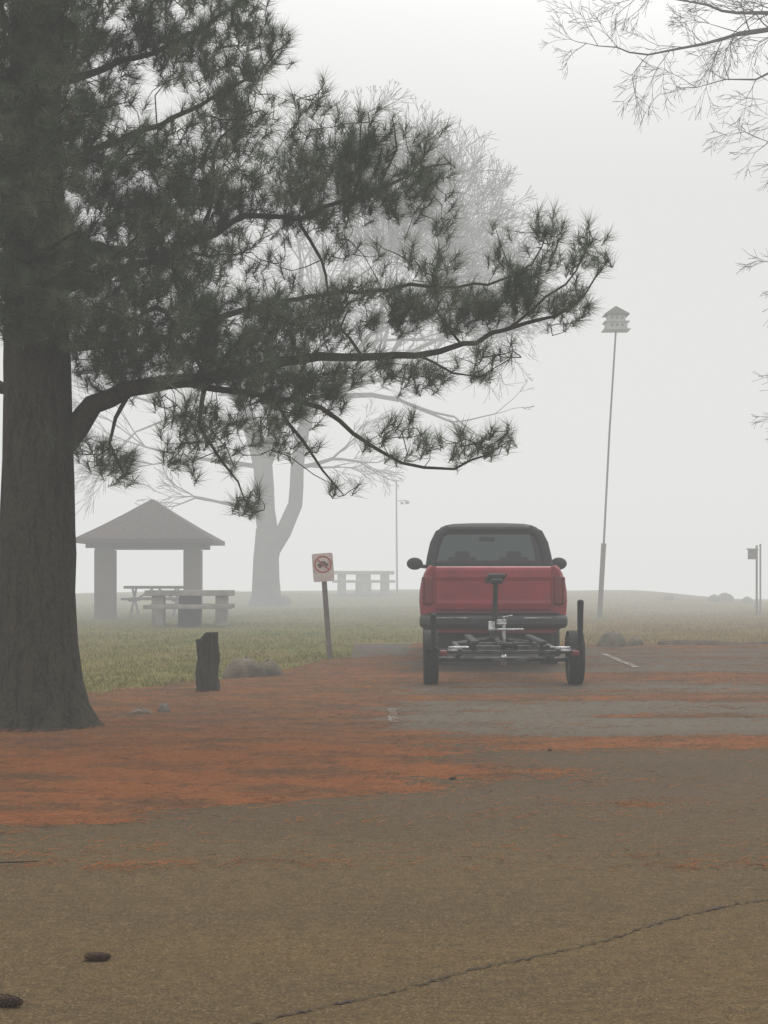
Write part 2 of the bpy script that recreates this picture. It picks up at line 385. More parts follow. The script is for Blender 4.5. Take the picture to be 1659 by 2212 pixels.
limbs=[
 ([(120,985,-.2),(175,930,-.2),(215,885,-.2),(290,852,-.2),(400,832,-.2),(520,812,-.1),(650,775,0),(780,765,.05),(900,762,.1),(1000,742,.1),(1100,706,.1),(1200,675,.1),(1270,630,.1),(1312,560,.1)],[.13,.105,.085,.07,.058,.05,.040,.033,.028,.023,.018,.013,.009,.004]),
 ([(400,832,-.2),(480,850,-.3),(600,872,-.4),(700,900,-.4),(770,950,-.4),(830,992,-.4),(910,1018,-.4),(980,1020,-.4),(1050,992,-.4),(1092,960,-.4)],[.032,.027,.022,.020,.017,.014,.012,.010,.007,.004]),
 ([(80,640,0),(220,560,.6),(400,480,.7),(520,430,.6),(640,440,.4),(760,405,.3),(880,370,.2),(975,335,.2)],[.06,.04,.030,.025,.020,.016,.011,.005]),
 ([(640,440,.4),(668,510,.2),(700,585,.2),(708,640,.2),(714,705,.2)],[.018,.014,.011,.009,.004]),
 ([(80,380,0),(220,260,.6),(380,195,.6),(500,150,.4),(610,75,.2)],[.045,.028,.02,.013,.005]),
 ([(80,750,0),(250,700,.9),(450,640,1.0),(600,610,.8),(800,600,.5),(950,605,.3),(1060,598,.3),(1150,560,.2),(1190,490,.2)],[.05,.038,.028,.022,.017,.014,.011,.008,.004]),
 ([(80,200,0),(200,100,.5),(350,40,.6),(520,-40,.3),(600,-120,-.2)],[.045,.028,.02,.013,.005]),
 ([(400,480,.7),(450,380,.4),(465,290,.2),(560,235,0)],[.020,.015,.012,.005]),
 ([(290,852,-.2),(268,910,-.3),(250,965,-.4),(285,1030,-.4)],[.022,.016,.011,.005]),
 ([(450,845,-.25),(440,925,-.4),(495,1005,-.5),(550,1085,-.5)],[.022,.016,.011,.005]),
 ([(600,872,-.4),(660,960,-.5),(705,1030,-.5),(742,1080,-.5)],[.018,.013,.009,.004]),
 ([(760,405,.3),(780,330,.1),(785,240,.1)],[.014,.010,.004]),
 ([(820,385,.2),(850,310,.2),(850,235,.2)],[.014,.009,.004]),
 ([(880,370,.2),(915,320,.2),(928,280,.2)],[.012,.008,.004]),
 ([(1100,706,.1),(1180,640,.1),(1250,580,.1),(1270,510,.1)],[.014,.010,.007,.004]),
 ([(900,762,.1),(980,800,0),(1040,810,0),(1100,780,0)],[.012,.009,.006,.003]),
 ([(1000,742,.1),(960,690,.1),(930,640,.1)],[.012,.009,.004]),([(780,765,.05),(740,700,.1),(760,650,.1)],[.014,.010,.004]),
 ([(250,700,.4),(330,650,.2),(390,730,0),(440,800,-.1)],[.025,.024,.020,.015]),
 ([(60,700,-.4),(40,680,-1.0),(140,640,-1.3),(260,600,-1.6)],[.04,.03,.02,.006]),
 ([(60,300,-.3),(50,260,-.9),(100,200,-1.2),(200,120,-1.4)],[.03,.022,.015,.006]),
 ([(60,480,-.3),(50,450,-.9),(110,400,-1.2),(230,360,-1.5)],[.03,.022,.015,.006]),
 ([(60,130,-.3),(60,90,-.9),(110,40,-1.2),(210,-10,-1.4)],[.03,.022,.015,.006]),
 ([(60,500,0),(120,470,1.0),(250,430,2.0),(420,400,2.6)],[.06,.045,.03,.008]),
 ([(60,600,0),(-150,560,.2),(-380,520,.3),(-600,500,.4)],[.08,.06,.04,.01]),
 ([(60,300,0),(-120,220,-.3),(-320,160,-.4),(-480,120,-.4)],[.07,.05,.03,.008]),
 ([(60,860,0),(-80,800,.5),(-260,770,.9),(-420,800,1.2)],[.06,.045,.03,.008]),
 ([(70,0,0),(220,-120,.3),(400,-200,.5)],[.06,.04,.01]),([(70,-100,0),(-100,-220,-.3),(-260,-280,-.5)],[.05,.03,.01]),
 ([(70,-250,0),(170,-400,-.4),(240,-480,-.5)],[.05,.03,.01]),([(70,-300,0),(0,-480,.4),(-60,-560,.5)],[.05,.03,.01]),
]
nodes=[];limbm=trunk
for pts,rad in limbs:
    P,R=resample([dr(*q) for q in pts],rad,.13)
    P=[P[0]]+[q+Vector((random.gauss(0,.014),random.gauss(0,.014),random.gauss(0,.014))) for q in P[1:]]
    limbm.tube(P,R,n=7); nodes+= [tuple(q) for q in P[2:]]
# clumps: centre, half sizes, count, depth
blobs=[(110,40,140,100,240,-1.2),(105,190,145,110,280,-1.2),(105,340,145,110,290,-1.2),(105,480,145,100,290,-1.2),(115,610,135,90,270,-1.15),(130,720,120,55,140,-1.05),
 (150,150,120,200,60,.6),(150,500,120,200,70,.6),
 (270,50,160,80,165,-.1),(440,40,150,75,150,0),(565,45,60,60,38,0),(200,150,80,90,70,0),
 (480,165,105,60,76,0),(500,265,80,60,80,0),(165,240,55,110,60,0),(320,370,170,75,220,-.1),(410,455,150,75,180,-.1),(690,335,90,50,88,.1),(800,300,70,55,48,.1),
 (910,345,55,55,22,.2),(830,400,130,50,100,.1),(640,430,120,50,115,.1),(320,560,190,100,300,-.1),(300,700,190,95,320,-.1),(530,690,130,75,155,.0),
 (660,690,100,50,74,.1),(480,785,150,45,135,-.15),(230,790,90,50,70,-.1),(800,660,120,45,70,.1),(960,660,110,45,72,.1),(1080,640,80,50,56,.1),(1180,505,45,40,16,.1),
 (1275,530,40,38,16,.1),(1085,530,40,35,9,.1),(1180,620,80,50,46,.1),(1245,650,45,30,15,.1),(900,570,100,45,30,.2),(740,500,70,40,8,.2),(560,570,70,50,18,.2),
 (880,795,120,35,42,0),(1045,775,45,32,16,0),(630,850,120,50,88,-.25),(720,825,80,45,40,-.15),(855,950,75,45,20,-.4),(980,965,75,36,20,-.4),(1062,965,34,25,10,-.4),
 (262,995,55,35,24,-.3),(190,960,30,25,8,-.2),(440,965,75,65,40,-.3),(545,1075,26,34,12,-.5),(420,895,70,35,28,-.3),(740,1050,40,28,4,-.5),(640,940,70,45,24,-.4),(560,930,60,45,16,-.4),
 (300,1045,25,12,3,-.4),(960,470,30,40,9,.2),
 (-130,200,150,150,40,0),(-300,520,200,120,50,.2),(-320,790,150,60,26,.8),(-420,170,100,70,16,-.3),(100,-120,200,110,60,0),(350,-180,100,50,18,.3),(-150,-240,140,70,22,-.3),(120,-400,140,80,26,0),(0,-520,90,60,14,0)]
tips=[(785,235,.1),(850,232,.2),(760,262,.1),(830,262,.2),(928,275,.2),(905,300,.2),(968,330,.2),(985,360,.2),(1190,480,.2),(1165,490,.2),(1215,505,.2),(1265,505,.1),(1312,550,.1),(1300,575,.1),(1100,780,0),(1092,955,-.4),(625,65,.2),(600,100,.2),(590,200,.1),(600,250,.1),(285,1040,-.4),(550,1090,-.5)]
T=[dr(*t) for t in tips]
for u,v,ru,rv,n,dc in blobs:
    for i in range(n):
        a=random.uniform(0,6.283);r=math.sqrt(random.random())
        dy=random.gauss(0,.42) if u>700 else random.gauss(0,.6)
        if dc<=-1: dy=random.gauss(0,.25)
        dy=max(-1.8,min(1.8,dy+dc))
        if dc<=-1: dy=min(dy,-.70)
        T.append(dr(u+ru*r*math.cos(a),v+rv*r*math.sin(a),dy))
for i in range(40):
    t=random.random()
    T.append(dr(60+360*t+random.gauss(0,60),400+random.gauss(0,50),2.6*t+random.gauss(0,.3)))
print('tufts',len(T))
NA=np.zeros((len(nodes)+len(T)*4,3));NA[:len(nodes)]=nodes;nn=len(nodes)
T=sorted(T,key=lambda t:float(((NA[:nn]-np.array(t))**2).sum(1).min()))
trunk_c=Vector((base[0],base[1],0)); tdirs=[]
cones=[]
for t in T:
    d2=((NA[:nn]-np.array(t))**2).sum(1); i=int(d2.argmin()); q=Vector(NA[i]); L=(t-q).length
    if L<.05: tdirs.append((t-q).normalized() if L>1e-4 else Vector((0,0,1)));continue
    side=Vector((random.gauss(0,1),random.gauss(0,1),random.gauss(-.4,.7)))*L*.16
    a=q+(t-q)*.33+side; b=q+(t-q)*.7+side*.8+Vector((0,0,-.05*L))
    r0=min(.012,.0035+.007*L); limbm.tube([q,a,b,t],[r0,r0*.8,r0*.6,.003],n=3,cap=False)
    for w in(a,b): NA[nn]=w;nn+=1
    d=(t-b).normalized(); out=(t-trunk_c);out.z=0;out.normalize()
    tdirs.append((d*.7+out*.35+Vector((0,0,.8))).normalized())
    if L>.12 and random.random()<.03 and len(cones)<36: cones.append(b)
pine=thing('pine_tree','tall dark pine with long drooping needled limbs','tree',loc=base)
part('trunk',shift(trunk,base),m_bark,pine,smooth=True)
Ts=np.array([tuple(t) for t in T]);Ds=np.array([tuple(d) for d in tdirs]); npt=66
N=len(Ts)*npt; bp=np.repeat(Ts,npt,0);bd=np.repeat(Ds,npt,0)
sc=np.repeat(rng.uniform(.75,1.2,len(Ts)),npt)
rnd=rng.normal(size=(N,3)); rnd-= (rnd*bd).sum(1,keepdims=True)*bd; rnd/=np.linalg.norm(rnd,axis=1,keepdims=True)
ang=np.radians(rng.uniform(8,76,N)); dirn=bd*np.cos(ang)[:,None]+rnd*np.sin(ang)[:,None]; dirn[:,2]-=.06
L=rng.uniform(.12,.18,N)*sc; start=bp-bd*(rng.random(N)*.11)[:,None]
w=np.cross(dirn,rng.normal(size=(N,3)));w/=np.linalg.norm(w,axis=1,keepdims=True);w*=.0018
V,F=tri_blades(start-np.array(base),dirn*L[:,None],w)
part('crown',np_mesh('pine_crown',V,F),m_needle,pine)
cm=M().ball((0,0,-.03),(.02,.02,.042),n=8,m=6).mesh('cone'); 
for c in cones: part('cone',cm,m_cone,pine,loc=(c[0]-base[0],c[1]-base[1],c[2]-base[2]))

# --- bare trees
def grow(B,p,d,L,r,lvl,spread=.55,up=.12,kids=(2,3),env=None,rmin=.004):
    P=[p];R=[max(r,rmin)];q=p;dd=d.copy();n=3 if lvl>1 else 2
    if env:
        c,rx,ry,rz_=env
        e=lambda q:((q.x-c.x)/rx)**2+((q.y-c.y)/ry)**2+((q.z-c.z)/rz_)**2
        if e(p)>1.0: L*=.45; lvl=min(lvl,1)
        elif e(p+d*L)>1.08: L*=.75; lvl=min(lvl,4)
    for i in range(n):
        dd=(dd+Vector((random.gauss(0,.10),random.gauss(0,.10),random.gauss(0,.08)))+Vector((0,0,up*.3))).normalized()
        q=q+dd*(L/n);P.append(q);R.append(max(r*(1-.32*(i+1)/n),rmin))
    B.tube(P,R,n=8 if r>.09 else (5 if r>.03 else 3),cap=False)
    if lvl==0: return
    for k in range(random.choice(kids)+ (1 if lvl<=3 else 0)):
        ax=Vector((random.gauss(0,1),random.gauss(0,1),random.gauss(0,1)));ax=(ax-dd*ax.dot(dd)).normalized()
        s=spread*random.uniform(.5,1.25); nd=(dd*math.cos(s)+ax*math.sin(s)+Vector((0,0,up))).normalized()
        pos=q if k<2 else P[random.randint(1,len(P)-1)]
        grow(B,pos,nd,L*random.uniform(.66,.86),r*.68*random.uniform(.7,.9),lvl-1,spread,up,kids,env,rmin)
dt=drawing(44.0); tb=dt(575,1308); tb=Vector((tb.x,44,.40)); B=M();C=M()
trunk_mesh(B,tb.x,tb.y,[(.2,.62,0),(.45,.52,0),(.7,.44,0),(1.2,.40,-.02),(1.8,.385,.0),(2.3,.40,.08),(2.7,.42,.12)],nseg=20,lobes=5)
def poly(Bm,pts,rad,n=9):
    P,R=resample(pts,rad,.5); Bm.tube(P,R,n=n); return P[-1],(P[-1]-P[-2]).normalized(),R[-1]
e1=poly(B,[dt(583,1185),dt(572,1100),dt(568,1010),dt(545,930),dt(520,860)],[.34,.30,.29,.26,.22])
e2=poly(B,[dt(588,1190),dt(612,1150),(dt(638,1090)),dt(642,1010),dt(655,930),dt(680,860)],[.24,.24,.22,.20,.19,.17])
e3=poly(B,[dt(568,1010),dt(600,920),dt(615,830)],[.24,.2,.18])
random.seed(5)
ce=dt(830,610); env=(ce,5.1,5.0,5.3)
for e,lst in((e1,[(-.5,0,1),(-.9,.3,.5),(-.1,.3,1)]),(e2,[(.7,.2,.9),(1.0,-.3,.55),(.3,.6,.9),(.95,.1,.3),(1.0,.5,.7),(.8,-.6,.9),(1.0,0,.08)]),(e3,[(.15,.2,1),(.6,-.4,.9),(.4,.6,.8)])):
    for d in lst: grow(C,e[0],Vector(d).normalized(),2.55,e[2]*.55,7,spread=.60,up=.04,env=env,rmin=.0075)
for st_,d,l in((dt(568,1010),(-1,.1,.25),2.0),(dt(545,930),(-1,-.3,.3),2.2),(dt(572,1090),(-.9,-.3,-.05),1.3),(dt(642,1010),(.8,-.3,.1),1.1)):
    grow(C,st_,Vector(d).normalized(),l,.08,5,spread=.5,up=.0,rmin=.006)
bt=thing('bare_tree','large leafless forked tree standing on the fog bound grass','tree',loc=tb)
part('trunk',shift(B,tb),m_gray,bt,smooth=True); part('crown',shift(C,tb),m_gray,bt); print('bare',len(C.f))

dt=drawing(26.0); rb=Vector((10.4,26,.07)); B=M();C=M()
trunk_mesh(B,rb.x,rb.y,[(-.05,.48,0),(.3,.38,0),(.8,.33,0),(2,.31,0),(4,.28,-.05),(6,.24,-.1),(8,.2,-.1),(10,.15,-.1),(12.5,.06,0)],nseg=18)
rl=[([(2080,420,0),(1900,200,0),(1760,90,0),(1659,70,0),(1560,85,0),(1480,100,0),(1400,112,0),(1330,105,0),(1260,90,0)],[.14,.11,.07,.045,.034,.026,.019,.013,.006]),
 ([(2080,300,.2),(1850,80,.2),(1720,20,.2),(1600,15,.2),(1500,-5,.2),(1380,-20,.2)],[.12,.08,.05,.032,.018,.007]),
 ([(1760,90,0),(1690,140,0),(1630,175,0),(1570,170,0),(1510,190,0)],[.05,.03,.02,.012,.006]),
 ([(1850,150,0),(1760,60,.3),(1680,40,.3),(1600,55,.3),(1540,40,.3)],[.05,.03,.02,.012,.006]),
 ([(2080,600,0),(1900,380,0),(1780,280,0),(1710,265,0),(1660,300,0)],[.12,.07,.04,.02,.006]),
 ([(2080,700,0),(1920,570,0),(1820,520,0),(1760,540,0),(1715,590,0)],[.11,.06,.03,.015,.006]),
 ([(2080,950,0),(1920,870,0),(1820,830,0),(1760,840,0),(1715,870,0)],[.10,.05,.028,.015,.006]),
 ([(2080,300,0),(2300,100,0),(2500,0,0)],[.12,.07,.01]),([(2080,600,0),(2300,450,.5),(2520,380,1)],[.12,.07,.01]),
 ([(2080,400,0),(2050,200,1.5),(2000,50,3)],[.12,.07,.01]),([(2080,500,0),(2100,350,-1.5),(2080,200,-3)],[.12,.07,.01])]
random.seed(21)
for pts,rad in rl:
    P,R=resample([dt(*q) for q in pts],[r*.85 for r in rad],.26); P=[P[0]]+[q+Vector((random.gauss(0,.03),0,random.gauss(0,.03))) for q in P[1:]]; B.tube(P,R,n=6)
    for i in range(4,len(P)):
        if random.random()<.9:
            t=(P[i]-P[i-1]).normalized(); s=random.choice((-1,1,1))*.9
            d=(t*.8+Vector((0,random.gauss(0,.5),s*.8+random.gauss(0,.3)-.15))).normalized()
            grow(C,P[i],d,random.uniform(.28,.60),max(.008,R[i]*.4),3,spread=.62,up=-.03,kids=(2,2,3),rmin=.0032)
    t=(P[-1]-P[-2]).normalized(); grow(C,P[-1],t,.3,.008,3,spread=.5,up=0,kids=(2,2),rmin=.0032)
rt=thing('bare_tree','leafless grey tree with fine spreading twigs beside the car park','tree',loc=rb)
part('trunk',shift(B,rb),m_gray,rt,smooth=True); part('crown',shift(C,rb),m_gray,rt)

# ------------------------------------------------------------------ truck
tk=thing('pickup_truck','red pickup truck with dark cab towing a boat trailer','truck',loc=(1.41,19.0,0.0),rz=-math.radians(2.6))
def ring(y,w,top,zin,low=.50):
    f=(top-low)/(1.38-low)
    zz=lambda z:low+(z-.5)*f
    R=[(0,low),(.80,low),(.90,zz(.56)),(.955,zz(.74)),(.968,zz(.92)),(.962,zz(1.05)),(.940,zz(1.17)),(.905,zz(1.27)),(.870,zz(1.335)),(.825,zz(1.375)),(.785,zz(1.36)),(.78,zin),(0,zin)]
    R=[(x*w,z) for x,z in R]
    return [(x,y,z) for x,z in R]+[(-x,y,z) for x,z in reversed(R[1:-1])]
body=M(); body.loft([ring(0,.95,1.365,.86),ring(.03,.975,1.375,.86),ring(.10,.99,1.38,.86),ring(1.0,1,1.38,.86),ring(1.9,1,1.38,.86),ring(1.92,1,1.38,1.375),ring(3.0,1,1.38,1.375),ring(3.95,1,1.37,1.37),ring(4.1,.995,1.27,1.28),ring(5.0,.985,1.18,1.20),ring(5.4,.95,1.10,1.12),ring(5.5,.90,1.02,1.04)])
bo=part('body',body,m_red,tk,smooth=False,label='dusty red cargo bed and front fenders')
try:
    cuts=[]
    for y in(1.35,4.75):
        c=M(); c.lathe_x([(-1.3,.001),(-1.3,.47),(1.3,.47),(1.3,.001)],n=36,c=(0,y,.40)); 
        co=D.objects.new('cutter',c.mesh('cutter')); COL.objects.link(co); co.parent=tk; cuts.append(co)
        b=bo.modifiers.new('b','BOOLEAN'); b.object=co; b.operation='DIFFERENCE'; b.solver='EXACT'
    bpy.context.view_layer.update(); dg=bpy.context.evaluated_depsgraph_get()
    nm=D.meshes.new_from_object(bo.evaluated_get(dg))
    bo.modifiers.clear()
    if len(nm.polygons)>20: bo.data=nm
    for c in cuts: D.objects.remove(c)
except Exception as e: print('bool',e)
b=bo.modifiers.new('bevel','BEVEL');b.width=.014;b.segments=2;b.limit_method='ANGLE';b.angle_limit=math.radians(40)
part('chassis',M().box((0,2.7,.44),(1.3,5.0,.12)).box((-.45,2.7,.50),(.1,5.0,.16)).box((.45,2.7,.50),(.1,5.0,.16)).tube([(-.7,1.35,.38),(.7,1.35,.38)],.06,10).ball((0,1.35,.38),(.17,.16,.16),14,10).tube([(.55,.0,.42),(.55,.6,.42),(.5,1.2,.45)],.03,8).box((-.60,.15,.38),(.25,.1,.24)).box((0,1.0,.42),(1.5,.06,.24)),m_under,tk,bevel=.01)
tg=M(); rr=[]
for x in(-.745,-.73,-.5,0,.5,.73,.745):
    k=1-(x/.745)**2; e=.0 if abs(x)<.74 else .015
    rr.append([(x,.02,.79),(x,-.03+e-.012*k,.80),(x,-.042+e-.016*k,.88),(x,-.032+e-.016*k,.93),(x,-.032+e-.016*k,1.17),(x,-.045+e-.016*k,1.22),(x,-.040+e-.014*k,1.31),(x,-.022+e-.008*k,1.345),(x,.02,1.362)])
tg.loft(rr)
part('tailgate',tg,m_red,tk,bevel=.006)
part('tailgate_handle',M().box((0,-.056,1.19),(.20,.03,.07)),m_trim,tk,bevel=.006)
for s in(-1,1): part('tail_light',M().box((s*.835,-.004,1.05),(.11,.06,.38)).box((s*.90,.03,1.05),(.05,.10,.36)),m_lens,tk,bevel=.025)
bm=M()
prof=[(-.10,.56),(-.17,.575),(-.20,.62),(-.20,.69),(-.16,.73),(-.02,.75),(-.02,.56)]
rings=[]
for x,dy,k in((-.95,.13,.7),(-.92,.06,.92),(-.80,0,1),(-.34,0,1),(.34,0,1),(.80,0,1),(.92,.06,.92),(.95,.13,.7)):
    rings.append([(x,y+dy,.655+(z-.655)*k) for y,z in prof])
bm.loft(rings); part('rear_bumper',bm,m_chrome,tk,bevel=.018,label='dark worn step bumper')
part('bumper_step',M().box((0,-.10,.755),(1.66,.10,.02)),m_trim,tk,bevel=.005)
part('bumper_highlight',M().box((-.54,-.204,.70),(.40,.012,.010)),m_silver,tk)  # added bright strips standing in for the thin highlight along the bumper
part('bumper_highlight',M().box((.56,-.204,.70),(.34,.012,.010)),m_silver,tk)
part('license_plate',M().box((-.02,-.206,.64),(.31,.008,.11)),m_galv,tk,bevel=.003)
part('tow_hitch',M().box((0,-.18,.50),(.09,.36,.07)).tube([(0,-.32,.52),(0,-.32,.60)],.016,8).ball((0,-.32,.62),(.026,.026,.026)),m_silver,tk)
cab=M()
rr=[]
for z,k in((1.885,1.02),(1.915,1.03),(1.945,.99),(1.975,.90),(1.998,.76),(2.01,.5)):
    r=[];hw=.70*k;y0=2.76-.60*k;y1=2.76+.60*k;rc=.20
    for cx_,cy_,a0 in((hw-rc,y1-rc,0),(-hw+rc,y1-rc,90),(-hw+rc,y0+rc,180),(hw-rc,y0+rc,270)):
        for i in range(6):
            a=math.radians(a0+i*18); r.append((cx_+rc*math.cos(a),cy_+rc*math.sin(a),z))
    rr.append(r)
cab.loft(rr)
for s in(-1,1):
    cab.tube([(s*.835,2.02,1.36),(s*.815,2.05,1.52),(s*.775,2.11,1.70),(s*.71,2.17,1.84),(s*.58,2.23,1.925)],[.08,.075,.075,.075,.06],8)
    cab.tube([(s*.83,3.98,1.36),(s*.75,3.62,1.68),(s*.66,3.30,1.93)],[.045,.04,.045],6)
    cab.tube([(s*.84,3.0,1.36),(s*.69,2.95,1.93)],[.04,.035],6)
cab.box((0,2.02,1.40),(1.66,.06,.08)).box((0,2.195,1.88),(1.25,.05,.08))
part('cab_roof',cab,m_trim,tk,smooth=False,bevel=.01,label='dark roof and window pillars')
def quad(a,b,c,d): return M().add([a,b,c,d],[(0,1,2,3)])
part('rear_window',quad((-.79,2.035,1.43),(.79,2.035,1.43),(.65,2.21,1.91),(-.65,2.21,1.91)),m_glass,tk)
part('windshield',quad((-.80,3.96,1.38),(.80,3.96,1.38),(.65,3.30,1.92),(-.65,3.30,1.92)),m_glass2,tk)
for s in(-1,1): part('side_window',quad((s*.83,2.08,1.38),(s*.83,3.92,1.38),(s*.665,3.30,1.92),(s*.665,2.25,1.92)),m_glass,tk)
for s in(-1,1): part('seat',M().box((s*.38,2.75,1.33),(.50,.14,.38),top=.85).box((s*.38,2.74,1.54),(.24,.09,.13),top=.85),m_seat,tk,bevel=.03)
part('dashboard',M().box((0,3.7,1.40),(1.5,.4,.16)),m_seat,tk,bevel=.04)
part('rear_view_mirror',M().box((0,3.42,1.80),(.24,.03,.07)),m_trim,tk,bevel=.01)
for s in(-1,1):
    part('side_mirror',M().ball((s*1.10,3.55,1.43),(.125,.07,.095),16,10).tube([(s*.90,3.6,1.38),(s*1.05,3.57,1.40)],.03,8),m_trim,tk,smooth=True)
    part('headlight',M().box((s*.70,5.50,.90),(.32,.05,.20)),m_head,tk,bevel=.02)
    part('door',M().box((s*.960,3.0,.88),(.02,1.15,.60)),m_red,tk,bevel=.008)
part('grille',M().box((0,5.51,.88),(1.0,.05,.26)),m_trim,tk,bevel=.02)
part('front_bumper',M().box((0,5.60,.60),(1.85,.16,.22)),m_chrome,tk,bevel=.04)
def wheel(par,x,y,r,w,s,name='wheel'):
    e=part(name,None,None,par,loc=(x,y,r))
    t=M();h=w/2;t.lathe_x([(-h*.75,r*.60),(-h,r*.72),(-h*1.02,r*.88),(-h*.86,r*.975),(-h*.5,r),(-h*.48,r*.975),(-h*.40,r*.975),(-h*.38,r),(h*.38,r),(h*.40,r*.975),(h*.48,r*.975),(h*.5,r),(h*.86,r*.975),(h*1.02,r*.88),(h,r*.72),(h*.75,r*.60)],n=40)
    part('tyre',t,m_tyre,e,smooth=True)
    q=M();q.lathe_x([(-h*.75,r*.62),(-h*.4,r*.56),(-h*.1,r*.5),(s*h*.5,r*.32),(s*h*.6,r*.12),(s*h*.6,.001)],n=28)
    q.lathe_x([(h*.75,r*.62),(h*.4,r*.56),(0,r*.5)],n=28)
    part('rim',q,m_rim,e,smooth=True)
for x,y in((-.80,1.35),(.80,1.35),(-.80,4.75),(.80,4.75)): wheel(tk,x,y,.38,.25,1 if x>0 else -1)

# ------------------------------------------------------------------ boat trailer
tl=thing('boat_trailer','empty dark steel boat trailer hitched behind the red truck','trailer',loc=(1.345,16.65,0),rz=-math.radians(.8))
fm=M()
for s in(-1,1):
    fm.box((s*.52,-.05,.42),(.05,1.9,.07)); fm.tube([(s*.52,.88,.42),(s*.05,1.75,.45)],.032,4)
    fm.box((s*.52,-.03,.34),(.05,.7,.04))
fm.tube([(0,.4,.44),(0,1.98,.50)],.034,4).box((0,-.98,.42),(1.30,.04,.04)).box((0,0,.42),(1.1,.05,.05)).box((0,.8,.42),(1.1,.05,.05)).tube([(-.74,0,.29),(.74,0,.29)],.028,8)
fm.box((0,1.97,.585),(.12,.22,.09))
part('frame',fm,m_galv,tl,bevel=.008)
for s in(-1,1):
    wheel(tl,s*.815,0,.29,.165,s)
    f=M();rg=[]
    for i in range(11):
        a=math.pi*(.12+.76*i/10); R=.325
        y=-math.cos(a)*R*1.08; z=.29+math.sin(a)*R
        y2=-math.cos(a)*(R-.010)*1.08; z2=.29+math.sin(a)*(R-.010)
        rg.append([(s*.815-.085,y,z),(s*.815+.075,y,z),(s*.815+.075,y2,z2),(s*.815-.085,y2,z2)])
    f.loft(rg); part('fender',f,m_under,tl,smooth=False)
    hp=.95 if s>0 else .80; xp=.79 if s>0 else .80
    part('guide_post',M().tube([(s*.50,-.72,.42),(s*(xp-.06),-.72,.42),(s*(xp-.005),-.72,.46),(s*xp,-.72,hp)],[.022,.022,.028,.036],10).ball((s*xp,-.72,hp),(.036,.036,.025)),m_trim,tl)
    part('bunk',M().box((s*.36,-.1,.52),(.08,1.9,.035)).box((s*.36,-.8,.47),(.04,.05,.09)).box((s*.36,.55,.47),(.04,.05,.09)),m_carpet,tl,bevel=.01)
    part('bunk_end',M().box((s*.54,-1.02,.47),(.22,.015,.018)).box((s*.60,-1.02,.442),(.11,.015,.03)),m_silver,tl,bevel=.006)
    part('trailer_light',M().box((s*.70,-1.02,.41),(.08,.05,.055)),m_lens,tl,bevel=.012)
part('license_plate',M().box((.0,-1.02,.34),(.36,.01,.035)),m_galv,tl,bevel=.004)
ws=M().tube([(0,1.45,.46),(0,1.40,.90),(0,1.30,1.20)],[.042,.034,.032],4).box((0,1.25,1.20),(.13,.12,.10)).tube([(-.10,1.25,1.22),(.10,1.25,1.22)],.04,12).tube([(.10,1.25,1.22),(.12,1.15,1.25)],.014,6).tube([(-.07,1.12,1.17),(.07,1.12,1.17)],.03,10).tube([(0,1.4,.9),(0,1.7,.5)],.022,4)
part('winch_stand',ws,m_trim,tl,bevel=.006)
part('tongue_jack',M().tube([(.10,1.35,.28),(.10,1.35,.74)],.024,10).tube([(.10,1.35,.73),(.20,1.30,.75)],.012,6).lathe_x([(-.03,.001),(-.03,.08),(.03,.08),(.03,.001)],14,(.10,1.35,.20)).box((.07,1.33,.67),(.12,.08,.06)).box((-.05,1.30,.62),(.08,.06,.12)).box((.12,1.2,.585),(.42,.03,.022)),m_silver,tl,bevel=.008)
part('keel_roller',M().tube([(-.09,-.98,.49),(-.04,-.98,.49)],.04,12).tube([(-.04,-.98,.49),(.04,-.98,.49)],.03,12).tube([(.04,-.98,.49),(.09,-.98,.49)],.04,12),m_trim,tl)

# ------------------------------------------------------------------ sign
sg=thing('warning_sign','weathered white prohibition sign on a leaning wooden post','sign',loc=(-.79,21.5,float(terr(-.79,21.5))))
sg.rotation_euler=(0,math.radians(-4.2),0)
part('post',M().box((0,0,.70),(.075,.06,1.5)),m_signpost,sg,bevel=.006)
def rrect(w,h,r,y0,y1,zc):
    R=[]
    for cx_,cz_,a0 in((w/2-r,h/2-r,0),(-w/2+r,h/2-r,90),(-w/2+r,-h/2+r,180),(w/2-r,-h/2+r,270)):
        for i in range(6):
            a=math.radians(a0+i*18);R.append((cx_+r*math.cos(a),cz_+r*math.sin(a)+zc))
    return M().loft([[(x,y1,z) for x,z in R],[(x,y0,z) for x,z in R]])
pz=1.34
part('sign_panel',rrect(.305,.415,.03,-.042,-.034,pz),m_white,sg)
rg=M()
n=40;vs=[];fs=[]
for i in range(n):
    a=2*math.pi*i/n
    for r,y in((.104,-.045),(.128,-.045),(.128,-.041),(.104,-.041)): vs.append((r*math.cos(a),y,pz+.045+r*math.sin(a)))
for i in range(n):
    for k in range(4):
        a=i*4+k;b=i*4+(k+1)%4;c=((i+1)%n)*4+(k+1)%4;d=((i+1)%n)*4+k; fs.append((a,b,c,d))
rg.add(vs,fs)
rg.add([(-.080,-.0475,pz+.045+.068),(-.068,-.0475,pz+.045+.080),(.080,-.0475,pz+.045-.068),(.068,-.0475,pz+.045-.080)],[(0,1,2,3)])
part('prohibition_symbol',rg,m_signred,sg)
ic=M()
def flat(pts,y,m): m.add([(x,y,z+pz+.045) for x,z in pts],[tuple(range(len(pts)))])
flat([(-.078,-.024),(.078,-.024),(.080,.008),(.050,.017),(.032,.046),(-.032,.046),(-.046,.017),(-.080,.008)],-.0455,ic)
for cx_ in(-.042,.042): flat([(cx_+.021*math.cos(a*.5236),-.032+.021*math.sin(a*.5236)) for a in range(12)],-.0462,ic)
part('vehicle_symbol',ic,m_black,sg)

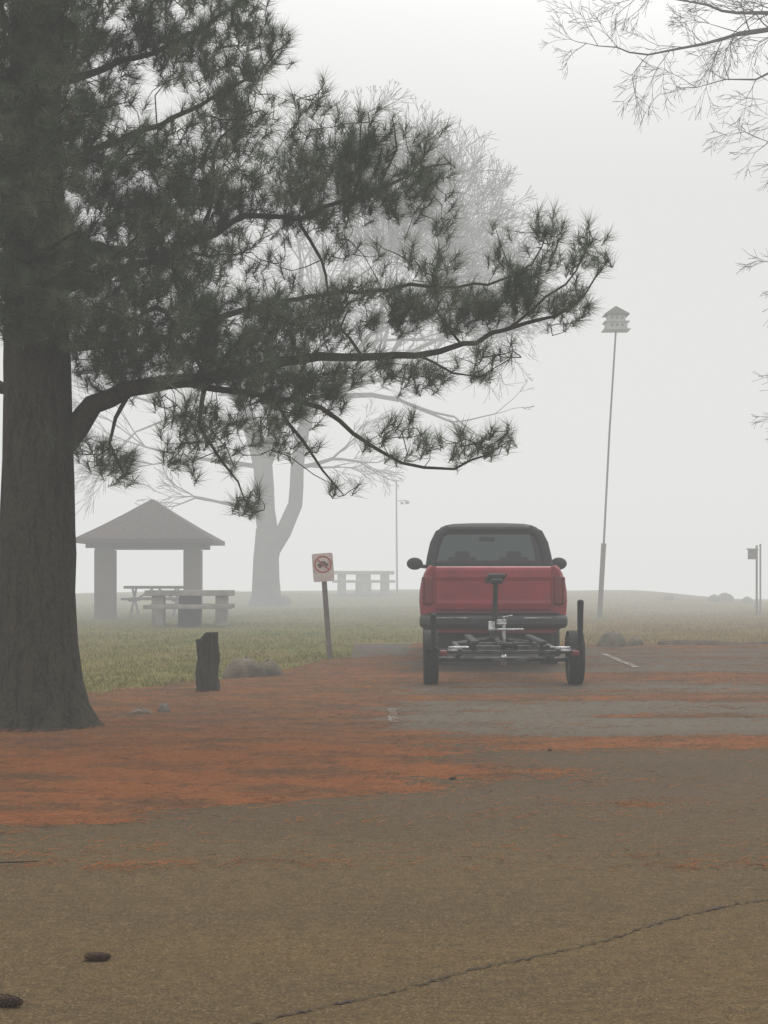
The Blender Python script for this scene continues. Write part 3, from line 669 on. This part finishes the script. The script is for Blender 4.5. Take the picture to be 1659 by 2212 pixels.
# ------------------------------------------------------------------ timber post
st_=thing('timber_post','short dark weathered timber post with stepped broken top','post',loc=(-1.835,15.3,.0),rz=.2)
random.seed(4)
rings=[];n=28
for k in range(19):
    ring_=[];zf=-.03+k*.0375
    for j in range(n):
        a=2*math.pi*j/n; r=.104*(1+.10*math.cos(4*a+.8)+.05*math.sin(7*a+k*.25)+random.uniform(-.035,.035))*(1.07-.0045*k)
        x=r*math.cos(a);y=r*.9*math.sin(a); tz=.645-.012*math.sin(5*a)-(.085 if x<-.035 else 0)+random.uniform(-.008,.008)
        ring_.append((x+.008*math.sin(k*.7),y,min(zf,tz)))
    rings.append(ring_)
part('post',M().loft(rings),m_post,st_)
# ------------------------------------------------------------------ rocks
def rock(loc,sz,m,label,dz=0):
    q=M(); q.ball((0,0,0),(sz[0]/2,sz[1]/2,sz[2]),n=14,m=9,jit=.12); me=q.mesh('rock',False)
    o=thing('rock',label,'rock',loc=(loc[0],loc[1],float(terr(loc[0],loc[1]))+dz),rz=random.random()*.6,mesh=me,mat=m); 
    s=o.modifiers.new('s','SUBSURF'); s.levels=1;s.render_levels=1
    return o
rock((-1.66,17.6),(.58,.4,.26),m_rock,'brown boulder half sunk at the edge of the grass')
rock((-1.40,17.9),(.34,.3,.21),m_rock,'brown boulder half sunk at the edge of the grass')
rock((-1.93,12.9),(.13,.12,.11),m_rockl,'small pale stone lying in pine straw')
rock((-2.12,12.8),(.26,.18,.07),m_rock,'flat brown stone lying in pine straw')
rock((3.82,24.6),(.62,.4,.25),m_rock,'grey boulder beside the kerb')
rock((4.25,24.9),(.34,.3,.16),m_rock,'grey boulder beside the kerb')
for x,y,s in((10.3,46,.5),(10.9,47,.6),(9.0,46.5,.35),(11.5,46.6,.45)): rock((x,y),(s,s*.7,s*.42),m_rock,'dark rock on the crest of the grass')
rock((-3.0,44.2),(.5,.4,.3),m_rock,'grey stone at the foot of the bare tree')
rings=[];random.seed(8)
for i in range(90):
    x=4.65+i*.10; h=.045+.075*float(fbm(np.array(x*1.3),np.array(3.3),3))+random.uniform(-.008,.008); z=float(terr(x,24.9))-.02
    rings.append([(x,24.70+random.uniform(-.03,.03),z),(x,24.80,z+h*.8),(x,24.90,z+h+.02),(x,25.0,z+h*.7),(x,25.1,z)])
thing('kerb',None,None,mesh=M().loft(rings).mesh('kerb'),mat=m_kerb,kind='structure')

# ------------------------------------------------------------------ pine cones & twigs
def cone(loc,L,rz,label='brown pine cone lying on the asphalt'):
    q=M()
    q.ball((0,0,0),(L/2,L*.15,L*.15),n=10,m=8)
    for i in range(90):
        t=(i+.5)/90; x=-L/2+L*t; a=i*2.4; r=L*.18*math.sin(math.pi*min(1,t*.8+.15))**.7
        c=Vector((x,r*math.cos(a),r*math.sin(a))); q.ball(c,(L*.035,L*.028,L*.028),n=5,m=3)
    thing('pine_cone',label,'pine cone',loc=(loc[0],loc[1],.006+L*.15),rz=rz,group='pine cones on the ground',mesh=q.mesh('pine_cone'),mat=m_cone)
cone((-.895,4.60),.082,.05);cone((-1.055,4.11),.10,-.2);cone((.41,8.75),.055,.6);cone((-2.3,10.2),.07,.6,'brown pine cone lying in the pine straw');cone((1.15,10.2),.05,2)
tw=M().tube([(-1.75,6.08,.014),(-1.6,6.12,.02),(-1.45,6.18,.014)],[.003,.004,.002],5)
thing('twig','thin dark twig lying on the asphalt','twig',loc=(0,0,0),mesh=tw.mesh('twig'),mat=m_post)

# ------------------------------------------------------------------ picnic shelter
gz=float(terr(-5.7,36)); sh=thing('picnic_shelter','open picnic shelter with hipped shingle roof on thick columns','shelter',loc=(-5.66,36,gz))
rf=M(); hw=1.60; ze=2.14-gz; za=3.14-gz
ringf=lambda k,z:[(-k,-k,z),(k,-k,z),(k,k,z),(-k,k,z)]
rf.loft([ringf(hw,ze-.10),ringf(hw,ze),ringf(hw*.66,ze+.32),ringf(hw*.33,ze+.66),ringf(.03,za)])
part('roof',rf,m_shing,sh)
part('beam',M().box((0,0,ze-.17),(2.8,.24,.13)).box((0,-.9,ze-.16),(2.9,.1,.10)),m_wood,sh,bevel=.01)
part('column',M().box((-1.15,0,(ze-.24)/2-.05),(.47,.47,ze-.14)),m_brick,sh,bevel=.02)
part('column',M().box((.99,0,(ze-.24)/2-.05),(.42,.42,ze-.14)),m_brick,sh,bevel=.02)
# ------------------------------------------------------------------ picnic tables
def table(x,y,label,rz=0,w=1.9,stone=True):
    t=thing('picnic_table',label,'picnic table',loc=(x,y,float(terr(x,y))),rz=rz,group='picnic tables in the park')
    m=m_conc if stone else m_wood
    part('table_top',M().box((0,0,.72),(w,.80,.12 if stone else .07)),m,t,bevel=.015)
    for s in(-1,1): part('bench',M().box((0,s*.72,.43),(w*.98,.30,.09 if stone else .06)),m,t,bevel=.015)
    if stone:
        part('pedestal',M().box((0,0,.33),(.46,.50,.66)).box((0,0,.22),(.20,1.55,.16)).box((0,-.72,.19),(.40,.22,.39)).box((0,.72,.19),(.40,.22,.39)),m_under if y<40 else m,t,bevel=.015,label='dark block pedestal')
        for s in(-1,1):
            part('leg',M().box((s*w*.36,0,.33),(.26,.50,.66)),m,t,bevel=.015)
    else:
        for s in(-1,1):
            part('leg',M().tube([(s*w*.36,-.62,0),(s*w*.36,.28,.69)],.03,4).tube([(s*w*.36,.62,0),(s*w*.36,-.28,.69)],.03,4).tube([(s*w*.36,-.8,.39),(s*w*.36,.8,.39)],.03,4).tube([(s*w*.36,0,.38),(s*w*.05,0,.68)],.025,4),m,t)
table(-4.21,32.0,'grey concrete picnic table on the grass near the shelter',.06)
table(-5.8,37.4,'wooden picnic table with crossed legs under the shelter roof',0,1.5,False)
table(-.69,49.0,'pale concrete picnic table alone on the crest of the grass',.1,2.0)

# ------------------------------------------------------------------ birdhouse pole
bz=float(terr(5.27,36)); bp=thing('birdhouse_pole','tall leaning pole topped by a white tiered birdhouse','birdhouse',loc=(5.27,36,bz))
top=Vector((.40,0,7.26-bz)); f_=lambda t:top*t
part('post',M().tube([f_(-.01),f_(.26)],.062,8),m_signpost,bp)
part('pole',M().tube([f_(.0),f_(.3),f_(.65)+Vector((-.015,0,0)),f_(1.0)],[.03,.026,.024,.022],8),m_pole,bp)
hm=M();t=top
hm.box((t.x,0,t.z+.01),(.64,.54,.022)); hm.box((t.x,0,t.z+.105),(.50,.42,.165)); hm.box((t.x,0,t.z+.20),(.60,.50,.022)); hm.box((t.x,0,t.z+.29),(.42,.36,.155))
part('house',hm,m_house,bp)
part('roof',M().loft([[(t.x-k,-k*.85,t.z+z),(t.x+k,-k*.85,t.z+z),(t.x+k,k*.85,t.z+z),(t.x-k,k*.85,t.z+z)] for k,z in((.30,.370),(.30,.385),(.15,.50),(.02,.60))]),m_wood,bp)
for z,dz in((.11,-.2125),(.295,-.1825)):
    for x in(-.13,0,.13):
        part('entrance_hole',M().add([(t.x+x+.03*math.cos(a*.6283),dz,t.z+z+.03*math.sin(a*.6283)) for a in range(10)],[tuple(range(10))]),m_black,bp)

z0=float(terr(.44,49)); dp=thing('utility_pole','thin grey pole with a small crossarm fixture in the fog','pole',loc=(.44,49,z0))
part('pole',M().tube([(0,0,0),(-.02,0,2),(-.03,0,4.44-z0)],[.034,.03,.022],8),m_pole,dp)
part('crossarm',M().tube([(-.03,0,3.1),(.33,0,3.12)],.014,5).box((.33,0,3.05),(.13,.12,.10)).box((.16,0,3.03),(.10,.10,.08)),m_pole,dp)
z0=float(terr(9.62,38)); bb=thing('bird_box','small wooden bird box fixed to twin slender posts','birdhouse',loc=(9.62,38,z0))
part('post',M().tube([(0,0,-.05),(0,0,2.06-z0)],.030,7),m_signpost,bb); part('post',M().tube([(.12,.1,-.05),(.12,.1,2.10-z0)],.024,7),m_pole,bb)
part('box',M().box((-.12,-.02,1.82-z0),(.19,.18,.24)),m_wood,bb,bevel=.008); part('roof',M().box((-.12,-.04,1.955-z0),(.25,.26,.025),rx=.12),m_wood,bb)

# ------------------------------------------------------------------ fog: one volume filling the air, thicker out over the grass
def fog(name,lo,hi,d0,d1,src,rate):
    m=D.materials.new(name); m.use_nodes=True; nt=m.node_tree; nt.nodes.clear()
    o=nt.nodes.new('ShaderNodeOutputMaterial'); a=nt.nodes.new('ShaderNodeVolumeAbsorption'); e=nt.nodes.new('ShaderNodeEmission'); s=nt.nodes.new('ShaderNodeAddShader')
    g=nt.nodes.new('ShaderNodeNewGeometry'); sp=nt.nodes.new('ShaderNodeSeparateXYZ'); nt.links.new(g.outputs['Position'],sp.inputs[0])
    d=ramp(nt,sp.outputs['Y'],18,40,d0,d1)
    a.inputs['Color'].default_value=(0,0,0,1); nt.links.new(d,a.inputs['Density'])
    e.inputs['Color'].default_value=(*src,1); nt.links.new(d,e.inputs['Strength'])  # fog glows by itself, standing in for the daylight it would scatter
    nt.links.new(a.outputs[0],s.inputs[0]);nt.links.new(e.outputs[0],s.inputs[1]);nt.links.new(s.outputs[0],o.inputs['Volume'])
    try: m.cycles.volume_step_rate=rate
    except Exception as ex: print('rate',ex)
    c=[(lo[i]+hi[i])/2 for i in range(3)];dd=[hi[i]-lo[i] for i in range(3)]
    q=M().box((0,0,0),dd); thing(name,None,None,loc=c,mesh=q.mesh(name),mat=m,kind='structure')
SRC=(.765,.770,.750)
fog('fog',(-90,-60,-9),(90,170,46),.0058,.034,SRC,.3)

# ------------------------------------------------------------------ world, sun, camera
w=D.worlds.new('World'); scene.world=w; w.use_nodes=True; nt=w.node_tree
bg=nt.nodes['Background']; sky=nt.nodes.new('ShaderNodeTexSky'); sky.sky_type='NISHITA'; sky.sun_disc=False
sky.sun_elevation=math.radians(48); sky.sun_rotation=math.radians(20); sky.dust_density=4
hs=nt.nodes.new('ShaderNodeHueSaturation'); hs.inputs['Saturation'].default_value=.10; hs.inputs['Value'].default_value=4.4
nt.links.new(sky.outputs[0],hs.inputs['Color']); nt.links.new(hs.outputs[0],bg.inputs[0]); bg.inputs[1].default_value=.15
sun=D.lights.new('sun','SUN'); sun.energy=1.0; sun.angle=math.radians(30); sun.color=(1,.97,.92)
so=D.objects.new('sun',sun); COL.objects.link(so); so.rotation_euler=(math.radians(-42),0,math.radians(-20))
cam=D.cameras.new('camera'); co=D.objects.new('camera',cam); COL.objects.link(co)
co.location=(0,0,1.2); co.rotation_euler=(math.radians(90),0,0)
cam.sensor_fit='VERTICAL'; cam.sensor_height=24; cam.lens=24*3180/2212; cam.shift_y=144/2212; cam.clip_end=4000; cam.clip_start=.05
scene.camera=co
scene.view_settings.view_transform='Standard'
try: scene.view_settings.look='None'
except Exception: pass
scene.view_settings.exposure=0
